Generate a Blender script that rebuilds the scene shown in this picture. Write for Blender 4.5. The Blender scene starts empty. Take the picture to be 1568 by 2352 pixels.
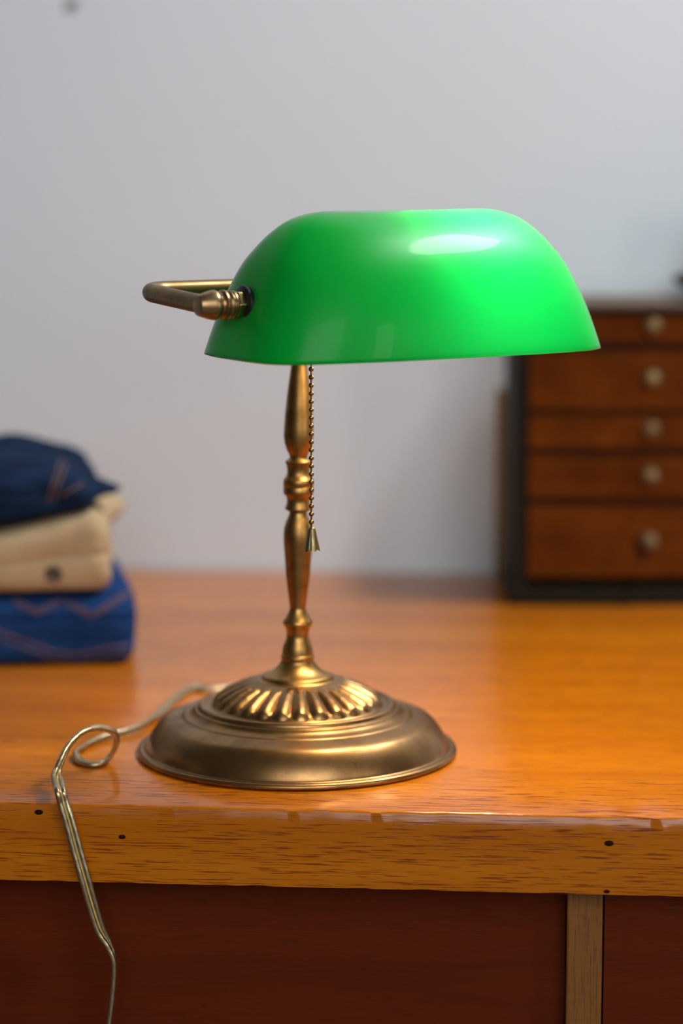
import bpy, bmesh, math, random
from mathutils import Vector, Matrix, noise
from mathutils.bvhtree import BVHTree
random.seed(4)
C = bpy.context.scene.collection
PI = math.pi
R = math.radians

# ------------------------------------------------------------------ camera
F = 5800.0                      # focal length in pixels of the 1568x2352 frame
TH = R(8.35)                    # pitch below the horizon
PSI = R(4.82)                   # yaw of the camera against the desk
CX, CD, CH = 0.0288, 1.598, 0.3916   # camera in the lamp-centred, camera-aligned frame
cp, sp = math.cos(PSI), math.sin(PSI)
def W(X, Y, z):                 # camera-aligned frame (origin: lamp base) -> world (desk aligned)
    return Vector((X*cp - Y*sp, X*sp + Y*cp, z))
def ray(px, py):
    u, v = px - 784.0, 1176.0 - py
    return Vector((u, F*math.cos(TH) + v*math.sin(TH), -F*math.sin(TH) + v*math.cos(TH)))
def at(px, py, Y):              # point at horizontal depth Y behind the lamp axis (camera frame)
    d = ray(px, py); k = (CD + Y)/d.y
    return Vector((CX + d.x*k, Y, CH + d.z*k))
def flat(px, py, z=0.0):        # point on a horizontal plane (camera frame)
    d = ray(px, py); k = (z - CH)/d.z
    return Vector((CX + d.x*k, -CD + d.y*k, z))
def wat(px, py, Y): return W(*at(px, py, Y))
def wflat(px, py, z=0.0): return W(*flat(px, py, z))

# ------------------------------------------------------------------ object helpers
def tag(o, label=None, cat=None, group=None, kind=None):
    if label: o['label'] = label
    if cat: o['category'] = cat
    if group: o['group'] = group
    if kind: o['kind'] = kind
    return o
def empty(name, loc, rz=0.0):
    o = bpy.data.objects.new(name, None); C.objects.link(o)
    o.location = loc; o.rotation_euler = (0, 0, rz); o.empty_display_size = .02
    return o
def obj(name, bm, mats, parent=None, smooth=True, sharp=35):
    me = bpy.data.meshes.new(name)
    bmesh.ops.recalc_face_normals(bm, faces=bm.faces[:])
    bm.to_mesh(me); bm.free()
    if not isinstance(mats, (list, tuple)): mats = [mats]
    for m in mats: me.materials.append(m)
    o = bpy.data.objects.new(name, me); C.objects.link(o)
    if parent: o.parent = parent
    if smooth:
        me.polygons.foreach_set('use_smooth', [True]*len(me.polygons))
        try: me.set_sharp_from_angle(angle=R(sharp))
        except Exception: pass
    me.update()
    return o
def bevel(o, w, seg=2):
    m = o.modifiers.new('bevel', 'BEVEL'); m.width = w; m.segments = seg; m.limit_method = 'ANGLE'; m.angle_limit = R(40)
    return o
def box(bm, x0, x1, y0, y1, z0, z1, mat=0):
    vs = [bm.verts.new((x, y, z)) for z in (z0, z1) for y in (y0, y1) for x in (x0, x1)]
    for f in ((0,2,3,1), (4,5,7,6), (0,1,5,4), (2,6,7,3), (0,4,6,2), (1,3,7,5)):
        fc = bm.faces.new([vs[i] for i in f]); fc.material_index = mat
def lathe(bm, prof, n=64, mtx=None, mod=None, mat=0, close=True):
    rings = []
    for (r, z) in prof:
        ring = []
        for i in range(n):
            a = 2*PI*i/n
            rr, zz = (r, z) if mod is None else mod(r, z, a)
            p = Vector((rr*math.cos(a), rr*math.sin(a), zz))
            if mtx: p = mtx @ p
            ring.append(bm.verts.new(p))
        rings.append(ring)
    for A, B in zip(rings, rings[1:]):
        for i in range(n):
            f = bm.faces.new((A[i], A[(i+1) % n], B[(i+1) % n], B[i])); f.material_index = mat
    if close:
        for ring in (rings[0], rings[-1]):
            f = bm.faces.new(ring); f.material_index = mat
def catmull(pts, k=8):
    pts = [Vector(p) for p in pts]; out = []
    for i in range(len(pts)-1):
        p0, p1, p2, p3 = pts[max(i-1, 0)], pts[i], pts[i+1], pts[min(i+2, len(pts)-1)]
        for j in range(k):
            t = j/k
            out.append(.5*((2*p1) + (p2-p0)*t + (2*p0-5*p1+4*p2-p3)*t*t + (-p0+3*p1-3*p2+p3)*t**3))
    out.append(pts[-1]); return out
def tube(bm, pts, r, n=14, mat=0, caps=True):
    pts = [Vector(p) for p in pts]; rings = []; nrm = None
    for i, p in enumerate(pts):
        t = (pts[min(i+1, len(pts)-1)] - pts[max(i-1, 0)]).normalized()
        if nrm is None:
            nrm = t.orthogonal().normalized()
        nrm = (nrm - t*nrm.dot(t)).normalized(); b = t.cross(nrm)
        rr = r[i] if isinstance(r, (list, tuple)) else r
        rings.append([bm.verts.new(p + rr*(math.cos(2*PI*k/n)*nrm + math.sin(2*PI*k/n)*b)) for k in range(n)])
    for A, B in zip(rings, rings[1:]):
        for i in range(n):
            f = bm.faces.new((A[i], A[(i+1) % n], B[(i+1) % n], B[i])); f.material_index = mat
    if caps:
        for ring in (rings[0], rings[-1]): bm.faces.new(ring).material_index = mat
def interp(xs, ys, x):
    for i in range(len(xs)-1):
        if x <= xs[i+1] or i == len(xs)-2:
            t = (x-xs[i])/(xs[i+1]-xs[i]); return ys[i] + (ys[i+1]-ys[i])*max(0, min(1, t))

# ------------------------------------------------------------------ materials
def mat(name):
    m = bpy.data.materials.new(name); m.use_nodes = True
    nt = m.node_tree; b = nt.nodes['Principled BSDF']
    return m, nt, b
def N(nt, t, **kw):
    n = nt.nodes.new(t)
    for k, v in kw.items(): setattr(n, k, v)
    return n
def ramp(nt, fac, stops):
    r = N(nt, 'ShaderNodeValToRGB'); nt.links.new(fac, r.inputs['Fac'])
    e = r.color_ramp.elements
    while len(e) < len(stops): e.new(.5)
    for el, (p, c) in zip(e, stops):
        el.position = p; el.color = (*c, 1) if len(c) == 3 else c
    return r.outputs['Color']
def coords(nt, scale, rot=(0, 0, 0), loc=(0, 0, 0)):
    tc = N(nt, 'ShaderNodeTexCoord'); mp = N(nt, 'ShaderNodeMapping')
    mp.inputs['Scale'].default_value = scale; mp.inputs['Rotation'].default_value = rot; mp.inputs['Location'].default_value = loc
    nt.links.new(tc.outputs['Object'], mp.inputs['Vector']); return mp.outputs['Vector']
def tex(nt, vec, scale=1.0, detail=4, rough=.55, dist=0.0):
    n = N(nt, 'ShaderNodeTexNoise'); nt.links.new(vec, n.inputs['Vector'])
    n.inputs['Scale'].default_value = scale; n.inputs['Detail'].default_value = detail
    n.inputs['Roughness'].default_value = rough; n.inputs['Distortion'].default_value = dist
    return n.outputs['Fac']
def mixc(nt, fac, a, b, mode='MIX'):
    m = N(nt, 'ShaderNodeMix', data_type='RGBA', blend_type=mode)
    for s, v in (('Factor', fac), ('A', a), ('B', b)):
        sock = [i for i in m.inputs if i.name == s and (i.type == ('VALUE' if s == 'Factor' else 'RGBA'))][0]
        if hasattr(v, 'links') or hasattr(v, 'is_linked'): nt.links.new(v, sock)
        else: sock.default_value = v if s == 'Factor' else (*v, 1)
    return [o for o in m.outputs if o.type == 'RGBA'][0]
def bump(nt, b, h, strength=.3, dist=.001):
    n = N(nt, 'ShaderNodeBump'); n.inputs['Strength'].default_value = strength; n.inputs['Distance'].default_value = dist
    nt.links.new(h, n.inputs['Height']); nt.links.new(n.outputs['Normal'], b.inputs['Normal'])

def wood(name, lo, hi, pore, rough=.2, axis='x', pore_amt=.75, spec=.5, coat=0.0, grain=1.0, stains=.5, pore_len=1.0, blotch=0.0):
    m, nt, b = mat(name)
    s1 = {'x': (2.2, 26, 26), 'z': (26, 26, 2.2)}[axis]
    s2 = {'x': (48/pore_len, 520, 1350), 'z': (900, 900, 48/pore_len)}[axis]
    s1 = tuple(v*grain for v in s1)
    g = tex(nt, coords(nt, s1), 1.0, 6, .6, .6)
    base = ramp(nt, g, [(.3, lo), (.7, hi)])
    p = tex(nt, coords(nt, s2, loc=(3, 7, 1)), 1.0, 2, .5, .1)
    zone = tex(nt, coords(nt, tuple(v*.5 for v in s1), loc=(9, 2, 5)), 1.0, 3, .5)
    pm = ramp(nt, p, [(.545, (0, 0, 0)), (.65, (1, 1, 1))])
    zm = ramp(nt, zone, [(.35, (.15, .15, .15)), (.6, (1, 1, 1))])
    mul = N(nt, 'ShaderNodeMath', operation='MULTIPLY'); nt.links.new(pm, mul.inputs[0]); nt.links.new(zm, mul.inputs[1])
    mul2 = N(nt, 'ShaderNodeMath', operation='MULTIPLY'); nt.links.new(mul.outputs[0], mul2.inputs[0]); mul2.inputs[1].default_value = pore_amt
    col = mixc(nt, mul2.outputs[0], base, pore)
    st = tex(nt, coords(nt, (70, 150, 190), loc=(4, 4, 8)), 1.0, 5, .6)
    sm = ramp(nt, st, [(.70, (0, 0, 0)), (.80, (stains, stains, stains))])
    col = mixc(nt, sm, col, tuple(c*.35 for c in pore))
    if blotch:
        bl = tex(nt, coords(nt, (14, 20, 20), loc=(1, 6, 3)), 1.0, 3, .5)
        bm_ = ramp(nt, bl, [(.38, (blotch,)*3), (.6, (0, 0, 0))])
        col = mixc(nt, bm_, col, tuple(c*.6 for c in lo))
    nt.links.new(col, b.inputs['Base Color'])
    rv = ramp(nt, st, [(.3, (rough*.8,)*3), (.75, (rough*1.6,)*3)])
    nt.links.new(rv, b.inputs['Roughness'])
    b.inputs['Specular IOR Level'].default_value = spec
    b.inputs['Coat Weight'].default_value = coat; b.inputs['Coat Roughness'].default_value = .12
    inv = N(nt, 'ShaderNodeMath', operation='SUBTRACT'); inv.inputs[0].default_value = 1; nt.links.new(mul2.outputs[0], inv.inputs[1])
    bump(nt, b, inv.outputs[0], .18, .0004)
    return m

def brass(name, c1, c2, rough=.33, scale=60, tarn=.5):
    m, nt, b = mat(name)
    v = coords(nt, (scale,)*3)
    n1 = tex(nt, v, 1.0, 5, .6)
    col = ramp(nt, n1, [(.35, c2), (.62, c1)])
    sp_ = tex(nt, coords(nt, (scale*5,)*3, loc=(2, 5, 1)), 1.0, 3, .6)
    sm = ramp(nt, sp_, [(.66, (0, 0, 0)), (.74, (tarn,)*3)])
    col = mixc(nt, sm, col, (.16, .06, .03))
    nt.links.new(col, b.inputs['Base Color']); b.inputs['Metallic'].default_value = 1.0
    rv = ramp(nt, n1, [(.3, (rough*1.25,)*3), (.7, (rough*.9,)*3)])
    nt.links.new(rv, b.inputs['Roughness'])
    bump(nt, b, sp_, .05, .0005)
    return m

def plain(name, col, rough=.5, metal=0.0, spec=.5):
    m, nt, b = mat(name)
    n = tex(nt, coords(nt, (40, 40, 40)), 1.0, 4, .6)
    c = ramp(nt, n, [(.3, tuple(x*.85 for x in col)), (.7, tuple(min(1, x*1.1) for x in col))])
    nt.links.new(c, b.inputs['Base Color'])
    b.inputs['Roughness'].default_value = rough; b.inputs['Metallic'].default_value = metal
    b.inputs['Specular IOR Level'].default_value = spec
    return m

def fabric(name, lo, hi, scale=900):
    m, nt, b = mat(name)
    n1 = tex(nt, coords(nt, (28, 28, 28)), 1.0, 4, .6)
    n2 = tex(nt, coords(nt, (scale, scale, scale*.3)), 1.0, 2, .5)
    ad = N(nt, 'ShaderNodeMath', operation='MULTIPLY_ADD'); nt.links.new(n2, ad.inputs[0]); ad.inputs[1].default_value = .45
    nt.links.new(n1, ad.inputs[2])
    c = ramp(nt, ad.outputs[0], [(.5, lo), (.95, hi)])
    nt.links.new(c, b.inputs['Base Color']); b.inputs['Roughness'].default_value = .95
    b.inputs['Specular IOR Level'].default_value = .05
    bump(nt, b, n2, .3, .0006)
    return m

M = {}
M['desk_top'] = wood('varnished_oak_top', (.40, .105, .0022), (.54, .160, .004), (.17, .022, .003), rough=.16, spec=.38, pore_amt=.85, coat=.0, stains=.35)
M['desk_edge'] = M['desk_top']
M['desk_panel'] = wood('dark_red_wood_panel', (.085, .010, .0004), (.125, .0165, .0006), (.03, .006, .002), rough=.55, spec=.12, pore_amt=.5, stains=.8)
M['desk_post'] = wood('oak_post', (.17, .06, .004), (.24, .088, .007), (.08, .025, .008), rough=.4, axis='z', stains=.8)
M['chest_drawer'] = wood('chestnut_drawer_wood', (.11, .024, .001), (.18, .044, .002), (.03, .006, .002), rough=.6, spec=.06, pore_amt=.6, blotch=.6)
M['chest_rail'] = wood('dark_rail_wood', (.028, .007, .002), (.045, .011, .003), (.02, .008, .006), rough=.6, spec=.08)
M['chest_case'] = plain('black_stained_case', (.014, .010, .005), .55, spec=.1)
M['chest_top'] = wood('worn_dark_top', (.06, .032, .014), (.12, .066, .030), (.02, .01, .006), rough=.5)
M['strip'] = wood('brown_strip_grain', (.34, .20, .085), (.46, .28, .13), (.12, .06, .03), rough=.55, axis='z')
M['brass'] = brass('aged_brass', (.47, .26, .075), (.25, .13, .036), .34)
M['brass_base'] = brass('aged_brass_base', (.38, .205, .075), (.22, .12, .05), .32, 45, .55)
M['brass_dark'] = brass('dull_dark_brass', (.28, .17, .065), (.20, .115, .045), .36)
M['brass_knob'] = brass('knob_brass', (.42, .27, .13), (.30, .18, .08), .33, 120)
M['brass_nut'] = brass('nut_brass', (.50, .38, .15), (.38, .28, .11), .22, 120, .1)
M['bead'] = brass('bead_brass', (.36, .205, .085), (.26, .145, .06), .32, 200, .2)
M['bell'] = brass('bell_brass', (.34, .27, .13), (.25, .19, .085), .36, 200, .2)
M['knob_old'] = brass('old_drawer_knob_brass', (.21, .145, .07), (.14, .09, .04), .5, 90, .3)
M['rubber'] = plain('black_rubber', (.008, .008, .010), .35)
M['socket'] = plain('black_socket', (.015, .014, .013), .4)
M['wire'] = brass('cord_strands', (.60, .50, .33), (.40, .31, .18), .32, 400, .0)
M['web'] = plain('clear_cord_skin', (.50, .36, .10), .22)
M['denim_dark'] = fabric('dark_indigo_denim', (.005, .011, .028), (.012, .027, .060))
M['denim'] = fabric('blue_denim', (.007, .024, .085), (.016, .050, .155))
M['khaki'] = fabric('tan_twill', (.40, .28, .155), (.52, .37, .215))
M['thread'] = plain('rust_thread', (.20, .085, .04), .8)
M['button'] = plain('brown_button', (.055, .035, .018), .4)
M['hole'] = plain('dark_hole', (.018, .007, .002), .8, spec=.1)
M['felt'] = plain('dark_brown_felt', (.040, .022, .010), .8, spec=.2)
M['floor'] = wood('floor_boards', (.12, .07, .04), (.2, .12, .07), (.05, .03, .02), rough=.4)

def wall_material():
    m, nt, b = mat('painted_wall')
    n = tex(nt, coords(nt, (3, 3, 3)), 1.0, 4, .5)
    col = ramp(nt, n, [(.3, (.755, .80, .83)), (.7, (.785, .83, .86))])
    # a small grey scuff with a shape of its own, high on the left
    s = wat(164, 14, SC_Y)
    tc = N(nt, 'ShaderNodeTexCoord'); mp = N(nt, 'ShaderNodeMapping')
    mp.vector_type = 'TEXTURE'; mp.inputs['Location'].default_value = (s.x, 0, s.z); mp.inputs['Rotation'].default_value = (0, R(-25), 0)
    mp.inputs['Scale'].default_value = (.0085, 100, .0055)
    nt.links.new(tc.outputs['Object'], mp.inputs['Vector'])
    ln = N(nt, 'ShaderNodeVectorMath', operation='LENGTH'); nt.links.new(mp.outputs['Vector'], ln.inputs[0])
    sm = ramp(nt, ln.outputs['Value'], [(.6, (1, 1, 1)), (1.0, (0, 0, 0))])
    col = mixc(nt, sm, col, (.16, .15, .15))
    nt.links.new(col, b.inputs['Base Color']); b.inputs['Roughness'].default_value = .75
    b.inputs['Specular IOR Level'].default_value = .2
    bump(nt, b, tex(nt, coords(nt, (300, 300, 300)), 1.0, 3, .6), .05, .0005)
    return m

def glass_green():
    # cased glass: a green outer layer over white opal
    m = bpy.data.materials.new('green_cased_glass'); m.use_nodes = True
    nt = m.node_tree; nt.nodes.clear()
    out = N(nt, 'ShaderNodeOutputMaterial')
    d = N(nt, 'ShaderNodeBsdfDiffuse'); d.inputs['Color'].default_value = (.0, .42, .035, 1)
    t = N(nt, 'ShaderNodeBsdfTranslucent'); t.inputs['Color'].default_value = (.008, .92, .20, 1)
    mx = N(nt, 'ShaderNodeMixShader'); mx.inputs[0].default_value = .5
    nt.links.new(d.outputs[0], mx.inputs[1]); nt.links.new(t.outputs[0], mx.inputs[2])
    g = N(nt, 'ShaderNodeBsdfGlossy'); g.inputs['Roughness'].default_value = .36
    g2 = N(nt, 'ShaderNodeBsdfGlossy'); g2.inputs['Roughness'].default_value = .03
    fr = N(nt, 'ShaderNodeFresnel'); fr.inputs['IOR'].default_value = 1.26
    m2 = N(nt, 'ShaderNodeMixShader')
    nt.links.new(fr.outputs[0], m2.inputs[0]); nt.links.new(mx.outputs[0], m2.inputs[1]); nt.links.new(g.outputs[0], m2.inputs[2])
    f2 = N(nt, 'ShaderNodeFresnel'); f2.inputs['IOR'].default_value = 1.09
    m3 = N(nt, 'ShaderNodeMixShader')
    nt.links.new(f2.outputs[0], m3.inputs[0]); nt.links.new(m2.outputs[0], m3.inputs[1]); nt.links.new(g2.outputs[0], m3.inputs[2])
    nt.links.new(m3.outputs[0], out.inputs['Surface'])
    return m
def glass_white():
    m = bpy.data.materials.new('white_opal_lining'); m.use_nodes = True
    nt = m.node_tree; nt.nodes.clear()
    out = N(nt, 'ShaderNodeOutputMaterial')
    d = N(nt, 'ShaderNodeBsdfDiffuse'); d.inputs['Color'].default_value = (.36, .38, .36, 1)
    t = N(nt, 'ShaderNodeBsdfTranslucent'); t.inputs['Color'].default_value = (.24, .25, .24, 1)
    mx = N(nt, 'ShaderNodeMixShader'); mx.inputs[0].default_value = .55
    nt.links.new(d.outputs[0], mx.inputs[1]); nt.links.new(t.outputs[0], mx.inputs[2])
    nt.links.new(mx.outputs[0], out.inputs['Surface'])
    return m
def bulb_mat():
    m, nt, b = mat('lit_frosted_bulb')
    b.inputs['Base Color'].default_value = (.9, .88, .82, 1)
    b.inputs['Emission Color'].default_value = (1, .80, .52, 1); b.inputs['Emission Strength'].default_value = 180
    return m
M['bulb'] = bulb_mat()
M['green'] = glass_green(); M['opal'] = glass_white()

# ------------------------------------------------------------------ the setting
y_front = wflat(784, 1861).y
y_back = wflat(720, 1313).y
z_under = wat(784, 2045, flat(784, 1861).y).z            # underside of the desk top
wy = y_back + .004
d_ = ray(164, 14)                                         # depth of the wall behind the scuff
SC_Y = [Y for Y in (x*.002 for x in range(100, 600)) if wat(164, 14, Y).y >= wy][0]
M['wall'] = wall_material()
bm = bmesh.new(); box(bm, -2.4, 2.4, wy, wy+.1, -.75, 2.1); tag(obj('wall_back', bm, M['wall'], smooth=False), kind='structure')
bm = bmesh.new(); box(bm, -2.4, 2.4, -2.6, wy+.1, -.80, -.75); tag(obj('floor', bm, M['floor'], smooth=False), kind='structure')

# ------------------------------------------------------------------ desk
desk = empty('desk', (0, (y_front+y_back)/2, -.75))
tag(desk, 'orange varnished oak desk with a thick worn front edge, under the green lamp', 'desk')
inv = Matrix.Translation(-Vector(desk.location))
def dobj(name, bm, m, parent=desk, **kw):
    bm.transform(inv); return obj(name, bm, m, parent, **kw)
DX0, DX1 = -.55, .75
# top: a slab with a slightly chipped, uneven front arris
bm = bmesh.new()
nx = 420
prof = lambda x: [
    (y_back, 0.0), (y_front+.30, 0.0), (y_front+.05, 0.0), (y_front+.004, 0.0),
    (y_front+.0013+.0007*noise.noise((x*40, 1, 0)), -.0004+.0005*noise.noise((x*60, 2, 0))),
    (y_front+.0002, -.0016+.0009*noise.noise((x*55, 3, 0))), (y_front, -.010), (y_front, z_under*.5), (y_front, z_under+.006),
    (y_front+.0004, z_under+.0012+.0012*max(0, noise.noise((x*50, 8, 0)))), (y_front+.003, z_under+.0003), (y_front+.05, z_under), (y_back, z_under)]
prev = None
for i in range(nx+1):
    x = DX0 + (DX1-DX0)*i/nx
    row = [bm.verts.new((x, y, z)) for (y, z) in prof(x)]
    if prev:
        for k in range(len(row)): bm.faces.new((prev[k], row[k], row[(k+1) % len(row)], prev[(k+1) % len(row)]))
    else: bm.faces.new(row)
    prev = row
bm.faces.new(prev)
dobj('desk_top', bm, M['desk_top'], sharp=50)
# dark nail hole and knots on the front edge
for (px, py, r) in ((1397, 1923, .0022), (77, 1881, .0020), (273, 1934, .0017), (1392, 2033, .0014)):
    p = wat(px, py, flat(px, 1861).y); p.y = y_front
    bm = bmesh.new(); lathe(bm, [(r*.2, .0003), (r*.75, .00025), (r, .0001), (r, -.001)], 14, Matrix.Translation(p) @ Matrix.Rotation(R(90), 4, 'X') @ Matrix.Diagonal((1.3, .8, 1, 1)))
    dobj('nail_hole', bm, M['hole'])
yp = y_front + .036
xl = wat(1300, 2200, flat(1300, 1870).y+.022).x; xr = wat(1382, 2200, flat(1382, 1870).y+.022).x
bm = bmesh.new(); box(bm, DX0+.03, xl-.0008, yp, yp+.02, -.42, z_under); a = dobj('front_panel', bm, M['desk_panel'], smooth=False); a['label'] = 'wide dark red wooden panel'
bm = bmesh.new(); box(bm, xr+.0012, DX1-.03, yp-.008, yp+.02, -.42, z_under); b_ = dobj('front_panel', bm, M['desk_panel'], smooth=False)
bm = bmesh.new(); box(bm, xl, xr, y_front+.022, yp+.03, -.75, z_under); bevel(dobj('post', bm, M['desk_post'], smooth=False), .0012)['label'] = 'pale upright oak post'
for x in (DX0+.03, DX1-.06):
    for y in (yp+.02, y_back-.08):
        bm = bmesh.new(); box(bm, x, x+.05, y, y+.05, -.75, z_under); bevel(dobj('leg', bm, M['desk_post'], smooth=False), .002)
bm = bmesh.new(); box(bm, DX0+.05, DX1-.05, y_back-.04, y_back-.02, -.42, z_under); dobj('back_panel', bm, M['desk_panel'], smooth=False)

# ------------------------------------------------------------------ the lamp (children live in the camera-aligned frame)
lamp = empty('desk_lamp', (0, 0, 0), PSI)
tag(lamp, "brass banker's lamp with a green glass shade and pull chain, standing on the desk", 'lamp')
def zy(py, Y=0.0): return at(784, py, Y).z            # height of a pixel row above the axis
def sc(z, Y=0.0): return F/((CD+Y)*math.cos(TH) + (CH-z)*math.sin(TH))   # pixels per metre

# base
k = 1/3541.0
bp = [(0, .050), (92, .0478), (100, .0470), (112, .0458), (125, .0444), (150, .0411), (172, .0374), (185, .0347), (193, .0322), (197, .0314), (206, .0313),
      (209, .0317), (212, .0326), (216, .0331), (221, .0330), (224.5, .0324), (226, .0315), (226.8, .0303), (228.5, .0299), (231, .0300), (233, .0297), (235, .0288),
      (239, .0276), (246, .0266), (254, .0261), (261, .0257), (262.5, .0252), (264.5, .0250),
      (272, .0246), (285, .0238), (296, .0230), (304, .0222), (309, .0214), (314, .0202), (321, .0181), (329, .0151), (336, .0119), (341, .0090), (344.5, .0066), (346.2, .0052), (348, .0045),
      (351, .0043), (358, .0045), (362, .0042), (365, .0033), (366, .0024), (365.5, .0013), (362, .0005), (356, 0.0)]
NR = 26
def ribs(r, z, a):
    rp = r/k
    if 96 < rp < 194:
        t = (rp-96)/97
        c = abs(math.cos(NR/2*(a + R(86.3))))
        e = .84 + .16*c**.5
        w = min(1, t*4) * (1 if t < e-.16 else math.sqrt(max(0, 1-((t-e+.16)/.16)**2)) if t < e else 0)
        z += w*.0046*(.30+.70*t)*(c**.75 - .35)
    return r, z
fine = []
for (r0, z0), (r1, z1) in zip(bp, bp[1:]):
    n_ = 10 if 90 < r0 < 194 else 1
    for j in range(n_): fine.append(((r0+(r1-r0)*j/n_)*k if r0+r1 else 0, z0+(z1-z0)*j/n_))
fine.append((bp[-1][0]*k, bp[-1][1]))
fine[0] = (.0005, fine[0][1])
bm = bmesh.new(); lathe(bm, fine, 416, mod=ribs); obj('base', bm, M['brass_base'], lamp, sharp=60)

# stem: half widths (px) against image rows, measured at the axis
sil = [(97, 1581), (99.5, 1577), (100, 1571), (99, 1567), (96, 1564), (90, 1561), (84, 1558.5), (81.5, 1556), (81.5, 1552), (79, 1549), (70, 1546.5), (60, 1542), (51, 1535), (44, 1528), (40, 1522), (36.5, 1516.5),
       (37, 1513), (38.2, 1508.5), (37.4, 1505), (35, 1502.5), (34.8, 1498), (34.2, 1490), (32.5, 1482), (29, 1474), (25.6, 1464), (25, 1456),
       (27, 1445), (30.5, 1437), (34.2, 1431), (34.2, 1428), (31, 1423), (27, 1417.5), (22, 1407), (18.6, 1399), (18.4, 1394), (19.4, 1384),
       (23, 1357), (27.6, 1320), (29.5, 1292), (31.6, 1266), (33.2, 1245), (33.6, 1230), (32.4, 1214), (29.3, 1201), (24.8, 1190), (20.4, 1180), (20.4, 1175.5),
       (25, 1172.5), (30, 1169.5), (30.2, 1166), (28, 1160), (26.3, 1153), (26.3, 1145), (29, 1138), (34, 1133.5), (34.5, 1130), (34.7, 1118), (33.9, 1117), (34.7, 1116),
       (34.6, 1103), (33.5, 1099.5), (29, 1095), (26.5, 1088), (25.8, 1079), (27, 1070), (29.8, 1063), (30.2, 1059), (26, 1055.5), (21, 1052.5), (20.4, 1048),
       (22.5, 1042), (27.3, 1033), (32, 1018), (34.2, 1001), (33.6, 980), (31.3, 948), (26.6, 901), (21.2, 862), (18, 836), (15.5, 800), (14, 760), (14, 700), (14, 672)]
sp_ = []
for (r, py) in sil:
    z = zy(py); sp_.append((r/sc(z), z))
sp_[0] = (sp_[0][0], .0432)
sp_.insert(0, (sp_[0][0]*.8, .0430))
# smooth the turned profile
bm = bmesh.new(); lathe(bm, sp_, 72)
stem = obj('stem', bm, M['brass'], lamp, sharp=40)
stem.rotation_euler = (0, R(.42), 0)

# shade
AL = R(31); ux = Vector((math.cos(AL), math.sin(AL), 0)); vx = Vector((math.sin(AL), -math.cos(AL), 0)); uz = Vector((0, 0, 1))
SY = -.057
S = 3760.0
zr = at(930, 804, SY).z
SCN = Vector((at(930, 804, SY).x, SY, zr))
Hs = at(930, 481.5, SY).z - zr
taus = [0, .199, .394, .682, .856, .984, 1.226, 1.413, 1.5708]
Es = [458, 436, 412, 370, 337, 312, 262, 214, 168]
def supp(a, b, n):
    q = n/(n-1); return ((a*math.cos(AL))**q + (b*math.sin(AL))**q)**(1/q)
def sec(tau):
    # smooth interpolation of the measured half extents
    pts = [Vector((t, e, 0)) for t, e in zip(taus, Es)]
    E = None
    for i in range(len(pts)-1):
        if tau <= pts[i+1].x+1e-9:
            p0, p1, p2, p3 = pts[max(i-1, 0)], pts[i], pts[i+1], pts[min(i+2, len(pts)-1)]
            h = p2.x-p1.x; t = (tau-p1.x)/h
            m1 = (p2.y-p0.y)/(p2.x-p0.x)*h; m2 = (p3.y-p1.y)/(p3.x-p1.x)*h
            E = (2*t**3-3*t**2+1)*p1.y + (t**3-2*t**2+t)*m1 + (-2*t**3+3*t**2)*p2.y + (t**3-t**2)*m2
            break
    w = math.sin(tau)
    b = 256*max(0, math.cos(tau))**.97 + .3
    n = 3.8 - 1.2*w
    lo, hi = 50, 700
    for _ in range(40):
        mid = (lo+hi)/2
        if supp(mid, b, n) > E: hi = mid
        else: lo = mid
    return lo/S, b/S, n, w*Hs
NS, NA = 56, 192
bm = bmesh.new(); rings = []
for i in range(NS+1):
    a, b, n, w = sec(PI/2*i/NS)
    ring = []
    for j in range(NA):
        t = 2*PI*j/NA; c, s = math.cos(t), math.sin(t)
        u = a*math.copysign(abs(c)**(2/n), c); v = b*math.copysign(abs(s)**(2/n), s)
        ring.append(bm.verts.new(SCN + ux*u + vx*v + uz*w))
    rings.append(ring)
for A, B in zip(rings, rings[1:]):
    for j in range(NA): bm.faces.new((A[j], A[(j+1) % NA], B[(j+1) % NA], B[j]))
bm.faces.new(rings[-1])
shade = obj('shade', bm, [M['green'], M['opal']], lamp, sharp=180)
md = shade.modifiers.new('glass_thickness', 'SOLIDIFY'); md.thickness = .0032; md.offset = -1; md.material_offset = 1; md.material_offset_rim = 0

# pivot fittings at both ends of the shade, on the axis through its two holes
zh = zr + .0318
hz = zh - zr
a_h = sec(math.asin(hz/Hs))[0]
def fit_matrix(sgn):   # local +z points out of the shade end
    o = SCN + uz*hz + ux*sgn*(a_h-.001)
    return Matrix.Translation(o) @ (ux*sgn).to_track_quat('Z', 'Y').to_matrix().to_4x4()
q = 1/3900.0
for sgn in (-1,):
    mt = fit_matrix(sgn)
    bm = bmesh.new(); lathe(bm, [(20*q, -6*q), (41*q, -4*q), (44*q, 2*q), (43*q, 9*q), (38*q, 13*q), (24*q, 14*q)], 40, mt)
    kn = obj('rubber_washer', bm, M['rubber'], lamp)
    bm = bmesh.new(); lathe(bm, [(26*q, 12*q), (33*q, 13*q), (33*q, 29*q), (29*q, 32*q), (20*q, 32*q)], 6, mt)
    bevel(obj('hex_nut', bm, M['brass_nut'], lamp, smooth=False), 2.5*q, 2)
    pr = [(24, 30), (30, 31), (31.5, 34), (31.5, 37), (29, 39), (29, 41), (32, 43), (33, 46), (31, 49), (29.5, 51), (32, 53), (34, 57), (34, 61), (31, 64), (28, 66), (27, 70),
          (28.5, 74), (33, 78), (34.5, 82), (34, 88), (32, 97), (28, 110), (24, 122), (22.6, 124), (20, 124.5)]
    bm = bmesh.new(); lathe(bm, [(r*q, z*q) for r, z in pr], 48, mt)
    kn = obj('pivot_knob', bm, M['brass_knob'], lamp, sharp=30)
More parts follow.
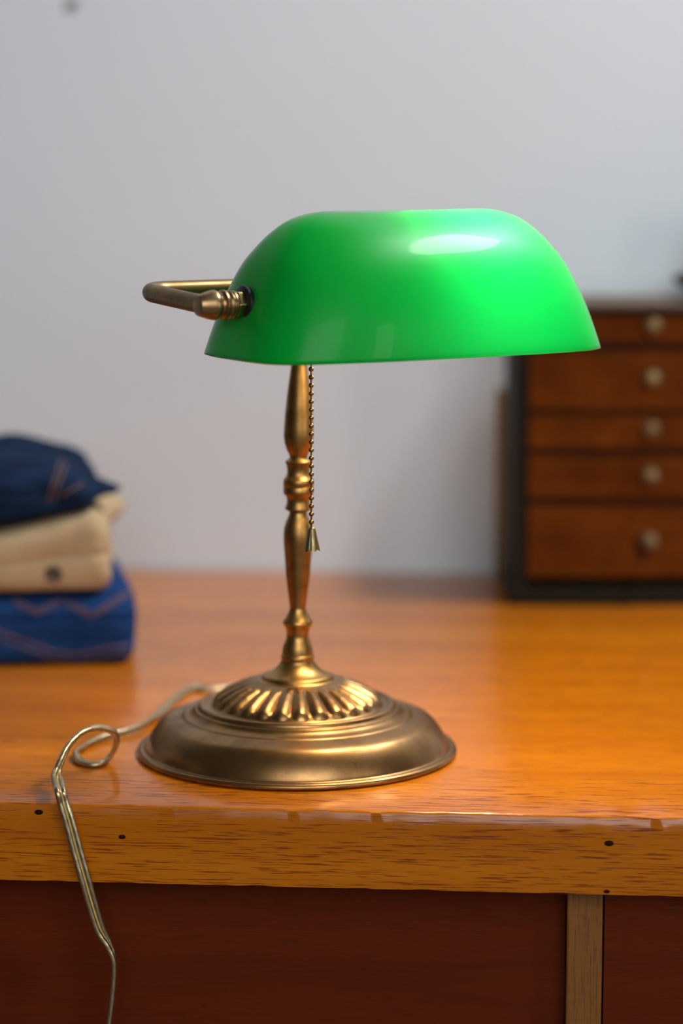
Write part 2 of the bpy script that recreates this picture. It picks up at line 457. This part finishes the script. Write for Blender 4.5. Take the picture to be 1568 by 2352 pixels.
# yoke: one bent tube running behind the shade from knob to knob
off = .0835; Lk = a_h + 98*q
def yk(u, v, dz=0): return SCN + uz*(hz+dz) + ux*u - vx*v
def corner(sg, r=.017):
    pts = []
    for i in range(11):
        a = PI/2*i/10
        u = sg*(Lk - r + r*math.cos(a)); v = off - r + r*math.sin(a)
        pts.append((u, v))
    return pts
path = [(-Lk, 0)] + [(-Lk, off*.4)] + corner(-1) + [(-.06, off), (-.035, off), (-.024, off)]
bm = bmesh.new()
tube(bm, [yk(u, v, .0042*v/off) for (u, v) in path], .0056, 24)
obj('yoke_arm', bm, M['brass_dark'], lamp)
# joint of stem and yoke
zt = zh + .0042
bm = bmesh.new(); lathe(bm, [(.006, zt-.016), (.0085, zt-.014), (.0085, zt-.006), (.0078, zt+.006), (.0070, zt+.0085), (.003, zt+.010)], 32, Matrix.Translation((.0022, 0, 0)))
obj('joint', bm, M['brass_dark'], lamp)
# socket, bulb
BT = 10.5
mt = Matrix.Translation(SCN + uz*hz) @ ux.to_track_quat('Z', 'Y').to_matrix().to_4x4()
pv = -a_h + .01
sgn = 1 if (mt.to_3x3() @ (Matrix.Rotation(R(BT), 3, 'X') @ Vector((0, 0, 1)))).z > 0 else -1
tilt = Matrix.Translation((0, 0, pv)) @ Matrix.Rotation(sgn*R(BT), 4, 'X') @ Matrix.Translation((0, 0, -pv))
bm = bmesh.new(); lathe(bm, [(.006, -a_h), (.006, -a_h+.018), (.014, -a_h+.022), (.0165, -a_h+.027), (.0165, -a_h+.068), (.0175, -a_h+.070), (.0175, -a_h+.112), (.0150, -a_h+.118)], 32, mt @ tilt)
obj('bulb_socket', bm, M['brass_dark'], lamp)
b0 = -a_h + .116
bm = bmesh.new(); lathe(bm, [(.0105, b0), (.0108, b0+.010), (.0118, b0+.018), (.0135, b0+.026), (.0152, b0+.035), (.0158, b0+.044), (.0150, b0+.053), (.012, b0+.060), (.007, b0+.0645), (.002, b0+.066)], 32, mt @ tilt)
obj('bulb', bm, M['bulb'], lamp)
# pull chain
cs = -.067
ca = SCN + ux*cs
cY = ca.y
zb = [at(784, py, cY).z for py in (848, 1199)]
cxx = at(714.5, 1000, cY).x
bm = bmesh.new()
step = (zb[0]-zb[1])/19
rb = 6.1/sc(.15, cY)
nb = 19 + 7
for i in range(nb):
    z = zb[1] + i*step
    prof_ = [(rb*math.sin(PI*j/12)+1e-5, z - rb*math.cos(PI*j/12)) for j in range(13)]
    lathe(bm, prof_, 16, Matrix.Translation((cxx, cY, 0)))
tube(bm, [(cxx, cY, zb[1]-.0048), (cxx, cY, zb[1]+(nb-1)*step+.004)], .00055, 8)
chain = obj('pull_chain', bm, M['bead'], lamp)
bm = bmesh.new()
zt0, zt1 = at(784, 1210, cY).z, at(784, 1262, cY).z
s_ = 1/sc(.1, cY)
def flute(r, z, a):
    t = (zt0-z)/(zt0-zt1)
    c = abs(math.cos(3*a+R(40)))
    return r*(1 + .16*t*(c**.7-.6)), z - .0016*t*t*t*(c**.8-.5)
bp_ = [(1, zt0), (5.5, zt0-.0003), (8, zt0-.0012)]
for j in range(1, 15):
    t = j/14; bp_.append((8.4+9.6*t**1.05, zt0-.0012-(zt0-.0012-zt1)*t))
bp_ += [(16.4, zt1+.0002), (7, zt0-.002)]
lathe(bm, [(r*s_, z) for r, z in bp_], 72, Matrix.Translation((cxx+.0003, cY, 0)), mod=flute)
bell = obj('chain_bell', bm, M['bell'], lamp, sharp=50); bell.parent = chain; bell['label'] = 'fluted brass bell pull'

# power cord: clear flat twin flex (camera-aligned frame)
E0 = flat(150, 1850).y            # depth of the desk's front edge there
TZ = .0030
cpts = []   # (point, turn) : turn 0 = flat to the camera, 90 = edge on, None = flat on the table
def tb(px, py, z=TZ*.62): return flat(px, py, z)
cpts += [(Vector((.035, .088, TZ)), 'T'), (Vector((.03, .13, TZ)), 'T'), (Vector((-.01, .19, .0025)), 'T')]
cpts += [(tb(478, 1583), 'T'), (tb(455, 1577), 'T'), (tb(425, 1588), 'T'), (tb(395, 1612), 'T'), (tb(365, 1640), 'T'), (tb(330, 1667), 40), (tb(295, 1682), 25),
         (tb(255, 1692), 30), (tb(218, 1702), 60), (tb(190, 1716), 90), (tb(178, 1734), 90), (tb(190, 1751), 90), (tb(222, 1755), 90), (flat(252, 1739, .004), 90)]
Ya = cpts[-1][0].y
cpts += [(at(267, 1706, Ya-.008), 90), (at(260, 1682, Ya-.018), 90), (at(226, 1672, Ya-.030), 90), (at(190, 1682, Ya-.042), 88), (at(160, 1710, Ya-.054), 84),
         (at(140, 1748, Ya-.066), 78), (at(131, 1780, (Ya-.075)), 66)]
Ye = E0 - .0045
cpts += [(at(137, 1812, min(Ya-.082, Ye+.003)), 48), (at(146, 1845, Ye), 30), (at(160, 1892, Ye-.001), 14), (at(177, 1955, Ye-.0015), 8), (at(196, 2022, Ye-.002), 8),
         (at(214, 2085, Ye-.001), 14), (at(230, 2135, Ye), 34), (at(250, 2172, Ye+.001), 70), (at(261, 2205, Ye+.001), 90), (at(262, 2245, Ye+.001), 90),
         (at(257, 2300, Ye+.001), 90), (at(250, 2360, Ye+.001), 90), (at(238, 2520, Ye), 80)]
KC = 30
P = catmull([p for p, _ in cpts], KC)
turn = []
for i in range(len(cpts)-1):
    for j in range(KC): turn.append((cpts[i][1], cpts[i+1][1], j/KC))
turn.append((cpts[-1][1], cpts[-1][1], 0))
view = Vector((0, -1, .12)).normalized()
def side(Tn, mode):
    if mode == 'T': return Tn.cross(uz).normalized()
    inplane = Tn.cross(view).normalized()
    dep = inplane.cross(Tn).normalized()
    return (inplane*math.cos(R(mode)) + dep*math.sin(R(mode))).normalized()
sds = []
for i, p in enumerate(P):
    Tn = (P[min(i+1, len(P)-1)] - P[max(i-1, 0)]).normalized()
    m0, m1, t = turn[i]
    s0, s1 = side(Tn, m0), side(Tn, m1)
    if s0.dot(s1) < 0: s1 = -s1
    s = (s0*(1-t)+s1*t).normalized()
    if sds and sds[-1].dot(s) < 0: s = -s
    s = (s - Tn*s.dot(Tn)).normalized(); sds.append(s)
rc = .00175
bm = bmesh.new()
def sweep(bm, outline, mat_):
    rings = []
    for i, p in enumerate(P):
        Tn = (P[min(i+1, len(P)-1)] - P[max(i-1, 0)]).normalized(); nn = Tn.cross(sds[i])
        rings.append([bm.verts.new(p + sds[i]*a + nn*b) for a, b in outline])
    m = len(outline)
    for A, B in zip(rings, rings[1:]):
        for j in range(m):
            f = bm.faces.new((A[j], A[(j+1) % m], B[(j+1) % m], B[j])); f.material_index = mat_
    for r_ in (rings[0], rings[-1]): bm.faces.new(r_).material_index = mat_
arc = [0.0]
for a, b in zip(P, P[1:]): arc.append(arc[-1] + (b-a).length)
for sg in (-1, 1):            # each conductor: twisted strands under a clear skin
    rings = []
    for i, p in enumerate(P):
        Tn = (P[min(i+1, len(P)-1)] - P[max(i-1, 0)]).normalized(); nn = Tn.cross(sds[i])
        ring = []
        for q_ in range(24):
            a = 2*PI*q_/24
            rr = rc*(1 + .03*math.cos(6*(a + arc[i]/.024*2*PI/2)))
            ring.append(bm.verts.new(p + sds[i]*(sg*.00205 + rr*math.cos(a)) + nn*(rr*math.sin(a))))
        rings.append(ring)
    for A, B in zip(rings, rings[1:]):
        for q_ in range(24): bm.faces.new((A[q_], A[(q_+1) % 24], B[(q_+1) % 24], B[q_]))
    for r_ in (rings[0], rings[-1]): bm.faces.new(r_)
sweep(bm, [(-.0016, -.0007), (.0016, -.0007), (.0016, .0007), (-.0016, .0007)], 1)
cord = obj('power_cord', bm, [M['wire'], M['web']], lamp)
cord['label'] = 'clear flat twin cord with pale strands'

# ------------------------------------------------------------------ drawer chest (own frame: x along the front, y into the depth)
cf = flat(1177, 1389)
chest = empty('drawer_chest', W(*cf), PSI)
tag(chest, 'small antique chest with brown wooden drawers in a black case, on the desk', 'chest')
def cz(py): return at(1400, py, cf.y).z
def cxm(px, py): return at(px, py, cf.y).x - cf.x
CWd = 2*cxm(1490, 1100); Hc = cz(712); Dc = .125
sw = cxm(1208, 1000) - cxm(1182, 1000)
sw = .0115
bm = bmesh.new()
box(bm, 0, sw, 0, Dc, 0, Hc); box(bm, CWd-sw, CWd, 0, Dc, 0, Hc); box(bm, 0, CWd, Dc-.006, Dc, 0, Hc)
box(bm, 0, CWd, 0, Dc, Hc-.004, Hc)
bevel(obj('case', bm, M['chest_case'], chest, smooth=False), .0008)
bm = bmesh.new(); box(bm, -.003, CWd+.003, -.004, Dc, 0, cz(1346)); bevel(obj('plinth', bm, M['chest_case'], chest, smooth=False), .002)
bm = bmesh.new(); box(bm, -.004, CWd+.004, -.006, Dc+.002, Hc, cz(697)); bevel(obj('top_board', bm, M['chest_top'], chest, smooth=False), .002)
rows = [(726, 786), (808, 941), (955, 1029), (1049, 1142), (1164, 1326)]
kpx = [(1500, 748), (1499, 868), (1493, 985), (1491, 1091), (1486, 1240)]
rl = [(712, 726), (786, 808), (941, 955), (1029, 1049), (1142, 1164)]
for (y0, y1) in rl:
    bm = bmesh.new(); box(bm, sw, CWd-sw, .003, Dc-.008, cz(y1)+.0004, cz(y0)-.0004)
    obj('rail', bm, M['chest_rail'], chest, smooth=False)
for (y0, y1), (kx, ky) in zip(rows, kpx):
    bm = bmesh.new(); box(bm, sw+.0006, CWd-sw-.0006, -.001, Dc-.01, cz(y1), cz(y0))
    d = bevel(obj('drawer', bm, M['chest_drawer'], chest, smooth=False), .0012)
    mk = Matrix.Translation((CWd/2, -.001, cz(ky))) @ Matrix.Rotation(R(90), 4, 'X')
    bm = bmesh.new(); lathe(bm, [(.0062, 0), (.0062, .0010), (.0030, .0022), (.0026, .006), (.0048, .008), (.0072, .0105), (.0076, .013), (.0062, .0156), (.003, .0168), (.0004, .0171)], 28, mk)
    obj('knob', bm, M['knob_old'], d)
d['label'] = 'deep bottom drawer'
# dark shield-shaped keyhole plate under the bottom knob
bm = bmesh.new()
kz = cz(1262); pts = [(-.007, .010), (.007, .010), (.006, -.002), (0, -.011), (-.006, -.002)]
fr_ = [bm.verts.new((CWd/2-.004+x, -.0019, kz+z)) for x, z in pts]; bk = [bm.verts.new((CWd/2-.004+x, -.0008, kz+z)) for x, z in pts]
bm.faces.new(fr_); bm.faces.new(bk)
for i in range(5): bm.faces.new((fr_[i], fr_[(i+1) % 5], bk[(i+1) % 5], bk[i]))
obj('keyhole_plate', bm, M['chest_rail'], d, smooth=False)

# thin upright brown box between chest and wall
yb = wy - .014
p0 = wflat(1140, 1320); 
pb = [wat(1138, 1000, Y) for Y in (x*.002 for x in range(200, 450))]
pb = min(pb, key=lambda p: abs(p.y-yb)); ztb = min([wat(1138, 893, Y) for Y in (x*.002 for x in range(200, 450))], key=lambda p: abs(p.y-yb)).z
bd = empty('brown_strip', (pb.x+.05, yb+.004, 0))
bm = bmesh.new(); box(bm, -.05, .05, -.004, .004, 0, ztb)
bd_m = bevel(obj('brown_strip', bm, M['strip'], None, smooth=False), .001)
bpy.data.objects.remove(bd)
bd_m.name = 'brown_strip'; bd_m.location = (pb.x+.05, yb+.004, 0)
tag(bd_m, 'narrow brown strip standing upright between the drawer chest and the wall', 'strip')

# dark brown hat on the chest, only the tip of its brim in the picture
hx = at(1551, 655, cf.y+.05)
ht_z = cz(697)
hat = empty('hat', W(hx.x+.085, hx.y+.015, ht_z))
tag(hat, 'dark brown brimmed hat on top of the drawer chest, mostly cut off at the right', 'hat')
bm = bmesh.new()
lathe(bm, [(.055, .0), (.060, .002), (.074, .0085), (.083, .0135), (.0855, .0165), (.0850, .0185), (.078, .0215), (.066, .019), (.058, .016), (.050, .014)], 64,
      Matrix.Diagonal((1, .8, 1, 1)))
obj('brim', bm, M['felt'], hat)
bm = bmesh.new(); lathe(bm, [(.0575, .012), (.057, .03), (.054, .05), (.049, .068), (.038, .076), (.02, .074), (.002, .070)], 64, Matrix.Diagonal((1, .8, 1, 1)))
obj('crown', bm, M['felt'], hat)

# ------------------------------------------------------------------ folded clothes
sf = flat(303, 1527)
SRZ = PSI + R(7)
def lin(p): return p
def garment(w, d, zbot, ztop, rad, seed, layers, amp=.003, n=(70, 50, 26), shift=None):
    """rounded cloth slab; local x runs left (negative) from the right front corner, y into the depth"""
    bm = bmesh.new(); nx, ny, nz = n
    vs = {}
    def vert(i, j, l):
        key = (i, j, l)
        if key in vs: return vs[key]
        h = .05
        p = Vector((-w + w*i/nx, d*j/ny, h*l/nz))
        inner = Vector((max(-w+rad, min(-rad, p.x)), max(rad, min(d-rad, p.y)), max(rad, min(h-rad, p.z))))
        dlt = p - inner
        if dlt.length > 1e-9: p = inner + dlt.normalized()*min(rad, max(abs(dlt.x), abs(dlt.y), abs(dlt.z)))
        t = p.z/h
        # fold lines between the layers, deepest on the front and side
        edge = max(0, 1 - min(p.y, -p.x, d-p.y, p.x+w)/.02)
        g = 0
        for lz in layers: g += math.exp(-((t-lz)/.035)**2)
        cx, cy = p.x+w/2, p.y-d/2
        sx = 1 - .05*g*edge*.5; 
        x = -w/2 + cx*(1-.016*g*edge); y = d/2 + cy*(1-.022*g*edge)
        nv = noise.noise_vector((x*22+seed, y*22, t*2.2+seed))
        nv2 = noise.noise_vector((x*60+seed, y*60, t*5+seed))
        x += amp*nv.x + amp*.3*nv2.x; y += amp*nv.y + amp*.3*nv2.y
        if shift:
            ds = shift(x, y, t); x += ds[0]; y += ds[1]
        z0, z1 = zbot(x, y), ztop(x, y)
        z = z0 + (z1-z0)*t + (amp*.6*nv.z*t*(1 if t < .97 else 1.2))
        vs[key] = bm.verts.new((x, y, max(z, z0 if t < .02 else z0+.0002)))
        return vs[key]
    for i in range(nx):
        for j in range(ny):
            for l in (0, nz): bm.faces.new((vert(i, j, l), vert(i+1, j, l), vert(i+1, j+1, l), vert(i, j+1, l)))
    for i in range(nx):
        for l in range(nz):
            for j in (0, ny): bm.faces.new((vert(i, j, l), vert(i+1, j, l), vert(i+1, j, l+1), vert(i, j, l+1)))
    for j in range(ny):
        for l in range(nz):
            for i in (0, nx): bm.faces.new((vert(i, j, l), vert(i, j+1, l), vert(i, j+1, l+1), vert(i, j, l+1)))
    return bm
def sstep(a, b, x):
    t = max(0, min(1, (x-a)/(b-a))); return t*t*(3-2*t)
Rs = Matrix.Rotation(SRZ, 4, 'Z'); so = W(*sf)
def front_pt(px, py, root_mtx, bvh, depth=.003):
    """where the picture's ray at a pixel meets the cloth, in the cloth's own frame"""
    o = W(CX, -CD, CH); d = ray(px, py); dw = W(d.x, d.y, d.z)
    im = root_mtx.inverted(); lo = im @ o; ld = (im.to_3x3() @ dw).normalized()
    hit = bvh.ray_cast(lo, ld)
    return (hit[0] + hit[1]*depth) if hit[0] is not None else None
def stitches(name, lines, o, mtx, parent, r=.00055):
    dg = o.data; bvh = BVHTree.FromPolygons([v.co.copy() for v in dg.vertices], [tuple(p.vertices) for p in dg.polygons])
    bm = bmesh.new(); n_ = 0
    for ln in lines:
        dense = []
        for (x0, y0), (x1, y1) in zip(ln, ln[1:]):
            m = max(2, int(math.hypot(x1-x0, y1-y0)/8))
            dense += [(x0+(x1-x0)*i/m, y0+(y1-y0)*i/m) for i in range(m)]
        dense.append(ln[-1])
        pts = [front_pt(x, y, mtx, bvh, .0002) for x, y in dense]
        run = []
        for p in pts + [None]:
            if p is None or (run and (p-run[-1]).length > .02):
                if len(run) > 2: tube(bm, run, r, 6); n_ += 1
                run = [] if p is None else [p]
            else: run.append(p)
    if n_: obj(name, bm, M['thread'], parent)
    else: bm.free()
def place(name, loc, label, cat):
    e = empty(name, loc, SRZ); tag(e, label, cat); return e, Matrix.Translation(loc) @ Rs

top1 = lambda x, y: .052 + .004*sstep(.03, .15, y) - .003*sstep(-.03, 0, x)
e1, m1 = place('folded_jeans', so, 'folded blue jeans with rust stitching at the bottom of the clothes stack', 'jeans')
bm = garment(.30, .20, lambda x, y: .0006, top1, .014, 3.1, [.36, .7], .0026, shift=lambda x, y, t: (.006*sstep(-.08, 0, x)*math.exp(-((y-.06)/.06)**2), 0))
o1 = obj('jeans_cloth', bm, M['denim'], e1, sharp=180)
bpy.context.view_layer.update()
off2 = Vector((-.012, .004, 0))
th2 = lambda x, y: .045 + .017*sstep(-.12, .0, x)
top2 = lambda x, y: top1(x+off2.x, y)+.0008 + th2(x, y)
l2 = so + Rs @ off2
e2, m2 = place('folded_trousers', l2, 'folded tan trousers with a dark button in the middle of the clothes stack', 'trousers')
bm = garment(.285, .19, lambda x, y: top1(x+off2.x, y)+.0030, top2, .015, 8.4, [.5], .0028, shift=lambda x, y, t: (sstep(-.06, 0, x)*(.018*math.exp(-((y-.13)/.035)**2)*math.exp(-((t-.8)/.2)**2) - .004*t), 0))
o2 = obj('trouser_cloth', bm, M['khaki'], e2, sharp=180)
off3 = Vector((-.012, .004, 0))
th3 = lambda x, y: .050 - .022*sstep(-.075, -.004, x) - .006*sstep(.06, 0, y)
l3 = l2 + Rs @ off3
e3, m3 = place('folded_jeans', l3, 'folded dark indigo jeans on top of the clothes stack', 'jeans')
bm = garment(.285, .18, lambda x, y: top2(x+off3.x, y)+.0035, lambda x, y: top2(x+off3.x, y)+.0015+th3(x, y), .016, 15.2, [.33], .0040, shift=lambda x, y, t: (sstep(-.06, 0, x)*(.020*math.exp(-((y-.06)/.022)**2)*math.exp(-((t-.35)/.17)**2) - .010*sstep(.4, 1, t)), 0))
o3 = obj('jeans_cloth', bm, M['denim_dark'], e3, sharp=180)
def dbl(ln, dy=10, dx=0): return [ln, [(x+dx, y+dy) for x, y in ln]]
stitches('stitching', dbl([(-40, 1440), (0, 1450), (60, 1472), (125, 1496), (180, 1502), (240, 1488), (298, 1480)], 18) + dbl([(30, 1375), (88, 1402), (140, 1376)], 9)
         + dbl([(150, 1378), (212, 1410), (262, 1378), (302, 1355)], 9), o1, m1, e1)
stitches('stitching', dbl([(150, 1022), (136, 1070), (122, 1110), (108, 1155)], 2, 14) + [[(190, 1110), (165, 1125), (140, 1140)]], o3, m3, e3)
bv2 = BVHTree.FromPolygons([v.co.copy() for v in o2.data.vertices], [tuple(p.vertices) for p in o2.data.polygons])
bp2 = front_pt(123, 1318, m2, bv2, .0)
bm = bmesh.new()
lathe(bm, [(.0003, .0012), (.0030, .0012), (.0036, .0022), (.0052, .0026), (.0062, .0018), (.0062, -.001)], 28, Matrix.Translation(bp2) @ Matrix.Rotation(R(90), 4, 'X'))
obj('button', bm, M['button'], e2)

# ------------------------------------------------------------------ light
def area(name, loc, target, sx, sy, power, col, spread=180):
    l = bpy.data.lights.new(name, 'AREA'); l.shape = 'RECTANGLE' if name != 'skylight' else 'ELLIPSE'; l.size = sx; l.size_y = sy; l.energy = power; l.color = col
    l.spread = R(spread)
    o = bpy.data.objects.new(name, l); C.objects.link(o); o.location = loc
    o.rotation_euler = (Vector(target)-Vector(loc)).to_track_quat('-Z', 'Y').to_euler()
    return o
area('skylight', W(.98, .40, 1.75), W(.0, .2, .1), .85, .30, 44, (.92, .96, 1.0))
area('tall_window', W(1.75, -1.40, .55), W(0, 0, .15), .22, .9, 5, (1.0, .97, .93))
area('room_window', W(.6, -3.2, 1.35), W(0, .3, .2), 2.4, 1.8, 65, (.93, .96, 1.0))
wd = bpy.data.worlds.new('room_air'); bpy.context.scene.world = wd; wd.use_nodes = True
bg = wd.node_tree.nodes['Background']; bg.inputs['Color'].default_value = (.86, .92, 1.0, 1); bg.inputs['Strength'].default_value = .06

# ------------------------------------------------------------------ camera
cd = bpy.data.cameras.new('camera'); cam = bpy.data.objects.new('camera', cd); C.objects.link(cam)
cam.location = W(CX, -CD, CH)
cam.rotation_euler = (R(90)-TH, 0, PSI)
cd.sensor_fit = 'VERTICAL'; cd.sensor_height = 36; cd.sensor_width = 24; cd.lens = F*36/2352
cd.dof.use_dof = True; cd.dof.focus_distance = (CD-.085)*math.cos(TH)+.02; cd.dof.aperture_fstop = 2.8
cd.clip_start = .05
s = bpy.context.scene; s.camera = cam
s.view_settings.view_transform = 'Standard'; s.view_settings.look = 'None'; s.view_settings.gamma = 1; s.view_settings.exposure = 0.0
s.view_settings.use_curve_mapping = False
